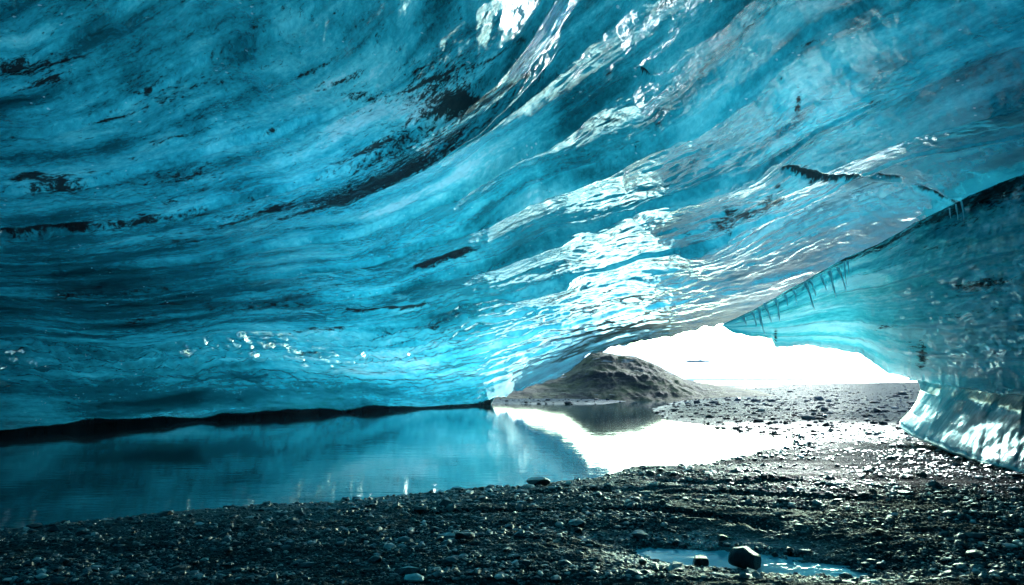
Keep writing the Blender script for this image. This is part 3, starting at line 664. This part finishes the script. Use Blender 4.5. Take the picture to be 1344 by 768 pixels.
HY = 62.0
prof = [(540, 508), (600, 503), (660, 502), (690, 500), (715, 496), (738, 492), (752, 482), (762, 472), (775, 464), (788, 461.5), (806, 464), (832, 468), (852, 475), (872, 486), (892, 496), (910, 501), (935, 505.5), (960, 509), (990, 512)]
pxs = np.linspace(540, 990, 300); pz = np.interp(pxs, [p[0] for p in prof], [p[1] for p in prof])
hx = (pxs - CX) / F * HY; hz = 1.6 + (497 - pz) / F * HY
hz = hz + .22 * (fbm(hx * .8, hx * 0, 4, 120) - .5)
ny = 140; yy = np.linspace(-1, 1, ny)[:, None]
HX = hx[None] * (1 + .05 * yy); dep_f = 15 - 2 * sstep(0, 15, HX)
HYY = HY + np.where(yy < 0, yy * dep_f, yy * 18)
f_ = np.clip(1 - np.abs(yy) ** 1.3, 0, 1)
f_ = f_ ** 1.15
base_z = -.35
HZ = base_z + (hz[None] - base_z) * f_
rid = fbm(HX * .35, HYY * .35, 5, 121) - .5
HZ = HZ + rid * 1.5 * (1 - np.abs(yy) ** 2) * np.abs(yy) ** .35 * np.clip(hz[None] / 4, 0, 1)
terr = fbm(HX * .12, HZ * 1.3, 3, 122) - .5
HZ = HZ + (.9 * (np.abs(fbm(HX * .8, HYY * .5, 5, 124, .6) - .5) * 2 - .35) + .35 * (fbm(HX * 3, HYY * 2, 4, 125) - .5)) * (1 - np.abs(yy) ** 2) * np.clip(.15 + np.abs(yy), 0, 1) * np.clip(hz[None] / 4, 0, 1)
HZ = HZ + .14 * np.sin(HZ * 4.2 + 3 * terr) * np.abs(yy) ** .5 * np.clip(hz[None] / 5, 0, 1) * .6
hco = np.stack([HX, HYY, HZ], -1)
hill = mesh_obj('hill', hco, grid_quads(ny, 300), HILLM); hill['kind'] = 'structure'
# low headland behind
hx2 = np.linspace(22, 52, 120); yy2 = np.linspace(-1, 1, 30)[:, None]
z2 = -.4 + (1.9 * np.exp(-((hx2 - 33) / 8.5) ** 2) + .35 * (fbm(hx2 * .7, hx2 * 0, 3, 130)))[None] * (1 - yy2 ** 2)
hd2 = mesh_obj('headland', np.stack([hx2[None] + 0 * yy2, 150 + 9 * yy2 + 0 * hx2[None], z2], -1), grid_quads(30, 120), HILLM); hd2['kind'] = 'structure'

# far snowfield across the lake with one bare rock ridge
m, nt = new_mat('far_snow'); n = N(nt)
ob_ = n('ShaderNodeTexCoord').outputs['Object']
sn = n('ShaderNodeTexNoise', {'Vector': ob_, 'Scale': .01, 'Detail': 5.0}).outputs[0]
n('ShaderNodeOutputMaterial', {'Surface': n('ShaderNodeBsdfPrincipled', {'Base Color': n.mix(sn, (.80, .84, .86), (.92, .94, .95)), 'Roughness': .7}).outputs[0]})
sx = np.linspace(-500, 5200, 160); sy = np.linspace(0, 1, 60)[:, None]
zz = (330 + 60 * (fbm(sx / 900, sx * 0, 3, 140) - .5))[None] * sstep(0, 1, sy) - 2 + 8 * (fbm(sx[None] / 200, sy * 8, 3, 141) - .5) * sy
sf = mesh_obj('snowfield', np.stack([sx[None] + 0 * sy, 3600 + 3000 * sy + 0 * sx[None], zz], -1), grid_quads(60, 160), m); sf['kind'] = 'structure'
def ridge(name, x0, x1, py0, dist, hh, seed):
    n1, n2 = 80, 14; u = np.linspace(0, 1, n1); X0 = (x0 - CX) / F * dist; X1 = (x1 - CX) / F * dist
    zb = 1.6 + (497 - py0) / F * dist; k = hh / F * dist
    top = k * (.25 + 1.1 * fbm(u * 7, u * 0, 4, seed)) * np.sin(np.pi * u) ** .5
    v_ = np.linspace(-1, 1, n2)[:, None]
    zz_ = zb - k * .3 + top[None] * (1 - v_ ** 2)
    return mesh_obj(name, np.stack([X0 + (X1 - X0) * u[None] + 0 * v_, dist + v_ * k * 2 + 0 * u[None], zz_], -1), grid_quads(n2, n1), stone_material(name + '_stone', (.06, .065, .06), .9))
rk = ridge('rock_ridge', 897, 934, 475, 4100, 3.4, 150)
rk['kind'] = 'structure'

# ================================================================ STONES
STONE = stone_material('wet_black_stone', (.010, .012, .014), .3)
def stone_mesh(seed, fl=.62, sub=4):
    import bmesh
    bm = bmesh.new(); bmesh.ops.create_icosphere(bm, subdivisions=sub, radius=1)
    r_ = np.random.default_rng(seed); pl = []
    for k in range(9):
        d_ = r_.normal(size=3); d_ /= np.linalg.norm(d_); pl.append((d_, r_.uniform(.48, .80)))
    for v_ in bm.verts:
        c_ = np.array(v_.co)
        for d_, q_ in pl:
            k = c_ @ d_
            if k > q_: c_ = c_ - d_ * (k - q_) * .97
        c_ = c_ * (1 + .025 * math.sin(c_[0] * 9 + seed) * math.sin(c_[1] * 8) * math.cos(c_[2] * 7))
        v_.co = c_ * np.array([1, .8, fl])
    me = bpy.data.meshes.new('stone'); bm.to_mesh(me); bm.free()
    for p_ in me.polygons: p_.use_smooth = False
    me.materials.append(STONE); return me
stone_meshes = [stone_mesh(s_, f_) for s_, f_ in [(1, .62), (2, .5), (3, .72), (4, .45), (5, .66), (6, .55), (7, .8)]]
named = [  # px, py of the base, width px, mesh, turn, tilt, height factor, label
    (980, 745, 44, 2, .4, .12, 1.15, 'largest dark angular stone, standing in the shallow puddle'),
    (917, 742, 30, 0, 1.2, 0, 1.0, 'second largest dark stone in the puddle, rounded, beside the biggest one'),
    (948, 718, 17, 4, 2.0, .1, .8, 'dark stone at the far edge of the puddle, behind and between the two big ones'),
    (1017, 731, 9, 6, .3, 0, 1.2, 'small upright stone at the back of the puddle, just past the largest stone'),
    (1036, 729, 13, 2, 1.1, 0, .8, 'squat dark stone on the far rim of the puddle'),
    (1031, 748, 10, 5, .5, 0, .8, 'small stone in the puddle water nearest the largest stone'),
    (610, 727, 24, 0, .2, 0, .8, 'lone dark stone on open gravel well away from the puddle and the pool'),
    (703, 641, 34, 3, .1, 0, .8, 'long flat dark slab stone at the edge of the pool'),
    (694, 668, 11, 5, .8, 0, .9, 'small dark stone on gravel just in front of the flat slab stone'),
    (667, 748, 14, 1, .6, 0, .8, 'flat dark stone at the bottom of the photo, in front of the lone dark stone'),
    (843, 756, 14, 4, .6, 0, .9, 'dark stone on the near gravel below the left tip of the puddle'),
    (1285, 752, 26, 1, .3, 0, .6, 'broad flat dark stone near the corner, far from the puddle'),
    (1146, 661, 10, 6, .2, 0, .9, 'single blocky dark stone on the wet streaked flat'),
    (1187, 663, 18, 3, .2, 0, .6, 'flat dark stone on the wet flat beside the blocky one'),
    (238, 768, 26, 1, .9, 0, .6, 'flat dark stone at the bottom edge nearest the dark pool corner'),
    (1083, 554, 9, 2, .9, 0, .9, 'tiny dark boulder on the pale beach beyond the shallow flat'),
]
def place_stone(x, y, wpx, mi_, rz, tilt, hf, sink=.25):
    if wpx > 12: wpx *= 1.12; sink = 0.0
    g = gnd(x, y); s_ = wpx / F * g[1] / 2
    o = bpy.data.objects.new('stone', stone_meshes[mi_]); C.objects.link(o)
    o.scale = (s_, s_ * .95, s_ * hf); o.rotation_euler = (tilt, tilt * .6, rz)
    zb = max(h_at(g[0], g[1]), -.04)
    o.location = (g[0], g[1], zb + s_ * hf * stone_fl[mi_] * (1 - sink)); return o
stone_fl = [.5, .42, .58, .38, .52, .45, .62]
for x, y, wp, mi_, rz, tl, hf, lab in named:
    tag(place_stone(x, y, wp, mi_, rz, tl, hf), lab, 'stone', 'separate dark stones on the gravel and in the puddle')
small_pud = [(1013, 748, 8), (1023, 744, 6), (1068, 760, 9), (1078, 762, 8), (1088, 745, 11), (1110, 763, 15), (1079, 747, 6), (874, 734, 5), (1101, 751, 9), (940, 760, 10), (1000, 762, 8), (908, 756, 9), (950, 714, 7), (1046, 741, 6), (1050, 764, 6), (1120, 756, 7), (1095, 757, 6), (960, 752, 9)]
for k, (x, y, wp) in enumerate(small_pud):
    tag(place_stone(x, y, wp, k % 7, k * 1.3, .1, .95), 'very small dark stone scattered in or right around the puddle', 'stone', 'very small stones around the puddle')
shore = [(494, 657, 6), (434, 661, 5), (517, 652, 5), (567, 650, 10), (600, 648, 7), (618, 647, 6), (633, 646, 12), (650, 654, 8), (676, 643, 9), (745, 645, 8), (759, 633, 8), (792, 630, 7), (800, 626, 6), (842, 618, 5), (868, 624, 12), (960, 611, 6), (966, 603, 5), (988, 592, 4), (984, 613, 5), (345, 664, 5), (930, 606, 5), (820, 625, 6)]
for k, (x, y, wp) in enumerate(shore):
    tag(place_stone(x, y, wp, (k * 3) % 7, k * 1.7, 0, .8), 'very small dark stone along the near waterline of the pool', 'stone', 'very small stones along the waterline')
bch = [(970, 527, 6), (1100, 621, 8), (1043, 618, 7), (1137, 625, 9), (1105, 587, 6), (1066, 640, 9), (1190, 640, 9), (1250, 656, 8), (1090, 702, 12), (1155, 719, 12), (1200, 700, 9), (1262, 735, 10), (990, 622, 8), (900, 668, 9), (820, 700, 10), (758, 712, 12), (720, 735, 13), (772, 742, 12), (560, 700, 9), (480, 690, 10), (420, 710, 12), (330, 720, 11), (300, 745, 13), (180, 750, 12), (90, 757, 11), (520, 750, 12), (640, 762, 11), (1230, 690, 8), (1320, 700, 9), (1300, 640, 7), (1120, 672, 8), (60, 722, 9), (205, 705, 9), (860, 742, 11), (1180, 745, 10)]
for k, (x, y, wp) in enumerate(bch):
    tag(place_stone(x, y, wp, (k * 5 + 1) % 7, k * 2.1, 0, .7), 'small dark stone scattered on the open gravel away from the water', 'stone', 'small stones scattered on the open gravel')

# gravel: many loose pebbles in one object
def pebbles(name, n_, mats, seed, size, zoff, ymax, ymin, lab):
    if ymax < ymin: ymax, ymin = ymin, ymax
    r_ = np.random.default_rng(seed)
    u_ = r_.random(n_) ; py_ = ymin + (ymax - ymin) * u_; px_ = r_.uniform(-60, 1410, n_)
    g = gnd(px_, py_); X, Y = g[:, 0], g[:, 1]; Rr_ = np.hypot(X, Y); A_ = np.degrees(np.arctan2(X, Y))
    ii = np.clip(np.searchsorted(gr, Rr_), 0, len(gr) - 1); jj = np.clip(np.searchsorted(gaz, A_), 0, len(gaz) - 1)
    z = h[ii, jj]; dens = fbm(X * .9, Y * 2.2, 3, seed)
    keep = (z > -.012) & (dens > r_.uniform(.25, .62, n_)); X, Y, z = X[keep], Y[keep], z[keep]; k = len(X)
    s_ = size * np.exp(r_.normal(-.1, .65, k)) * np.clip(Y / 8, .8, 2.4 if ymax > 600 else 5)
    phi = (1 + 5 ** .5) / 2
    iv = np.array([(-1, phi, 0), (1, phi, 0), (-1, -phi, 0), (1, -phi, 0), (0, -1, phi), (0, 1, phi), (0, -1, -phi), (0, 1, -phi), (phi, 0, -1), (phi, 0, 1), (-phi, 0, -1), (-phi, 0, 1)], float); iv /= np.linalg.norm(iv[0])
    fc = np.array([(0, 11, 5), (0, 5, 1), (0, 1, 7), (0, 7, 10), (0, 10, 11), (1, 5, 9), (5, 11, 4), (11, 10, 2), (10, 7, 6), (7, 1, 8), (3, 9, 4), (3, 4, 2), (3, 2, 6), (3, 6, 8), (3, 8, 9), (4, 9, 5), (2, 4, 11), (6, 2, 10), (8, 6, 7), (9, 8, 1)])
    V = iv[None] * (1 + r_.uniform(-.28, .28, (k, 12, 1))) * np.stack([r_.uniform(.8, 1.5, k), r_.uniform(.7, 1.1, k), r_.uniform(.35, .75, k)], -1)[:, None]
    a_ = r_.uniform(0, 6.28, k); ca, sa = np.cos(a_)[:, None], np.sin(a_)[:, None]
    V = np.stack([V[..., 0] * ca - V[..., 1] * sa, V[..., 0] * sa + V[..., 1] * ca, V[..., 2]], -1) * s_[:, None, None]
    V += np.stack([X, Y, z + s_ * .15], -1)[:, None]
    T_ = (fc[None] + 12 * np.arange(k)[:, None, None]).reshape(-1, 3)
    mi_ = np.repeat(r_.choice(len(mats), k, p=[.66, .24, .10]), 20)
    o = mesh_obj(name, V.reshape(-1, 3), None, mats, tris=T_, midx=mi_, smooth=False)
    return tag(o, lab, 'gravel', kind='stuff')
PM = [stone_material('pebble_dark', (.022, .026, .030), .3), stone_material('pebble_grey', (.09, .10, .105), .35), stone_material('pebble_pale', (.36, .36, .34), .4)]
pebbles('gravel', 60000, PM, 3, .0115, 0, 790, 572, 'loose wet black and grey pebbles strewn over the cave floor')
pebbles('beach_gravel', 16000, [stone_material('beach_dark', (.014, .016, .017), .9, .03), stone_material('beach_grey', (.022, .026, .027), .9, .03), stone_material('beach_pale', (.07, .066, .06), .9, .03)], 4, .012, 0, 504, 575, 'loose grey cobbles strewn over the pale beach beyond the pool')

# ================================================================ LIGHT
SUN_EL, SUN_AZ = 17.0, 27.0       # degrees; azimuth clockwise from the view axis
w_ = bpy.data.worlds.new('World'); bpy.context.scene.world = w_; w_.use_nodes = True
nt = w_.node_tree; bg = nt.nodes['Background']
sky = nt.nodes.new('ShaderNodeTexSky'); sky.sky_type = 'NISHITA'; sky.sun_disc = False
sky.sun_elevation = rad(SUN_EL); sky.sun_rotation = rad(SUN_AZ); sky.air_density = 1.0; sky.dust_density = 3.5; sky.ozone_density = 1.0
tint = nt.nodes.new('ShaderNodeMix'); tint.data_type = 'RGBA'; tint.blend_type = 'MULTIPLY'; tint.inputs[0].default_value = 1
tint.inputs[7].default_value = (.52, .96, 1.24, 1); nt.links.new(sky.outputs[0], tint.inputs[6]); nt.links.new(tint.outputs[2], bg.inputs[0]); bg.inputs[1].default_value = .15
sl = bpy.data.lights.new('sun', 'SUN'); sl.energy = 2.2; sl.angle = rad(10); sl.color = (.96, .98, 1)
so = bpy.data.objects.new('sun', sl); C.objects.link(so)
from mathutils import Vector
dirv = Vector((math.sin(rad(SUN_AZ)) * math.cos(rad(SUN_EL)), math.cos(rad(SUN_AZ)) * math.cos(rad(SUN_EL)), math.sin(rad(SUN_EL))))
so.rotation_euler = dirv.to_track_quat('Z', 'Y').to_euler(); so.location = (0, 0, 30)

sc = bpy.context.scene
sc.view_settings.view_transform = 'Standard'; sc.view_settings.look = 'None'; sc.view_settings.exposure = 2.87; sc.view_settings.gamma = 1
sc.view_settings.use_curve_mapping = False
sc.render.engine = 'CYCLES'
cy = sc.cycles; cy.use_denoising = True; cy.max_bounces = 8; cy.diffuse_bounces = 5; cy.glossy_bounces = 4; cy.transmission_bounces = 6
cy.sample_clamp_indirect = 6; cy.caustics_reflective = False; cy.caustics_refractive = False
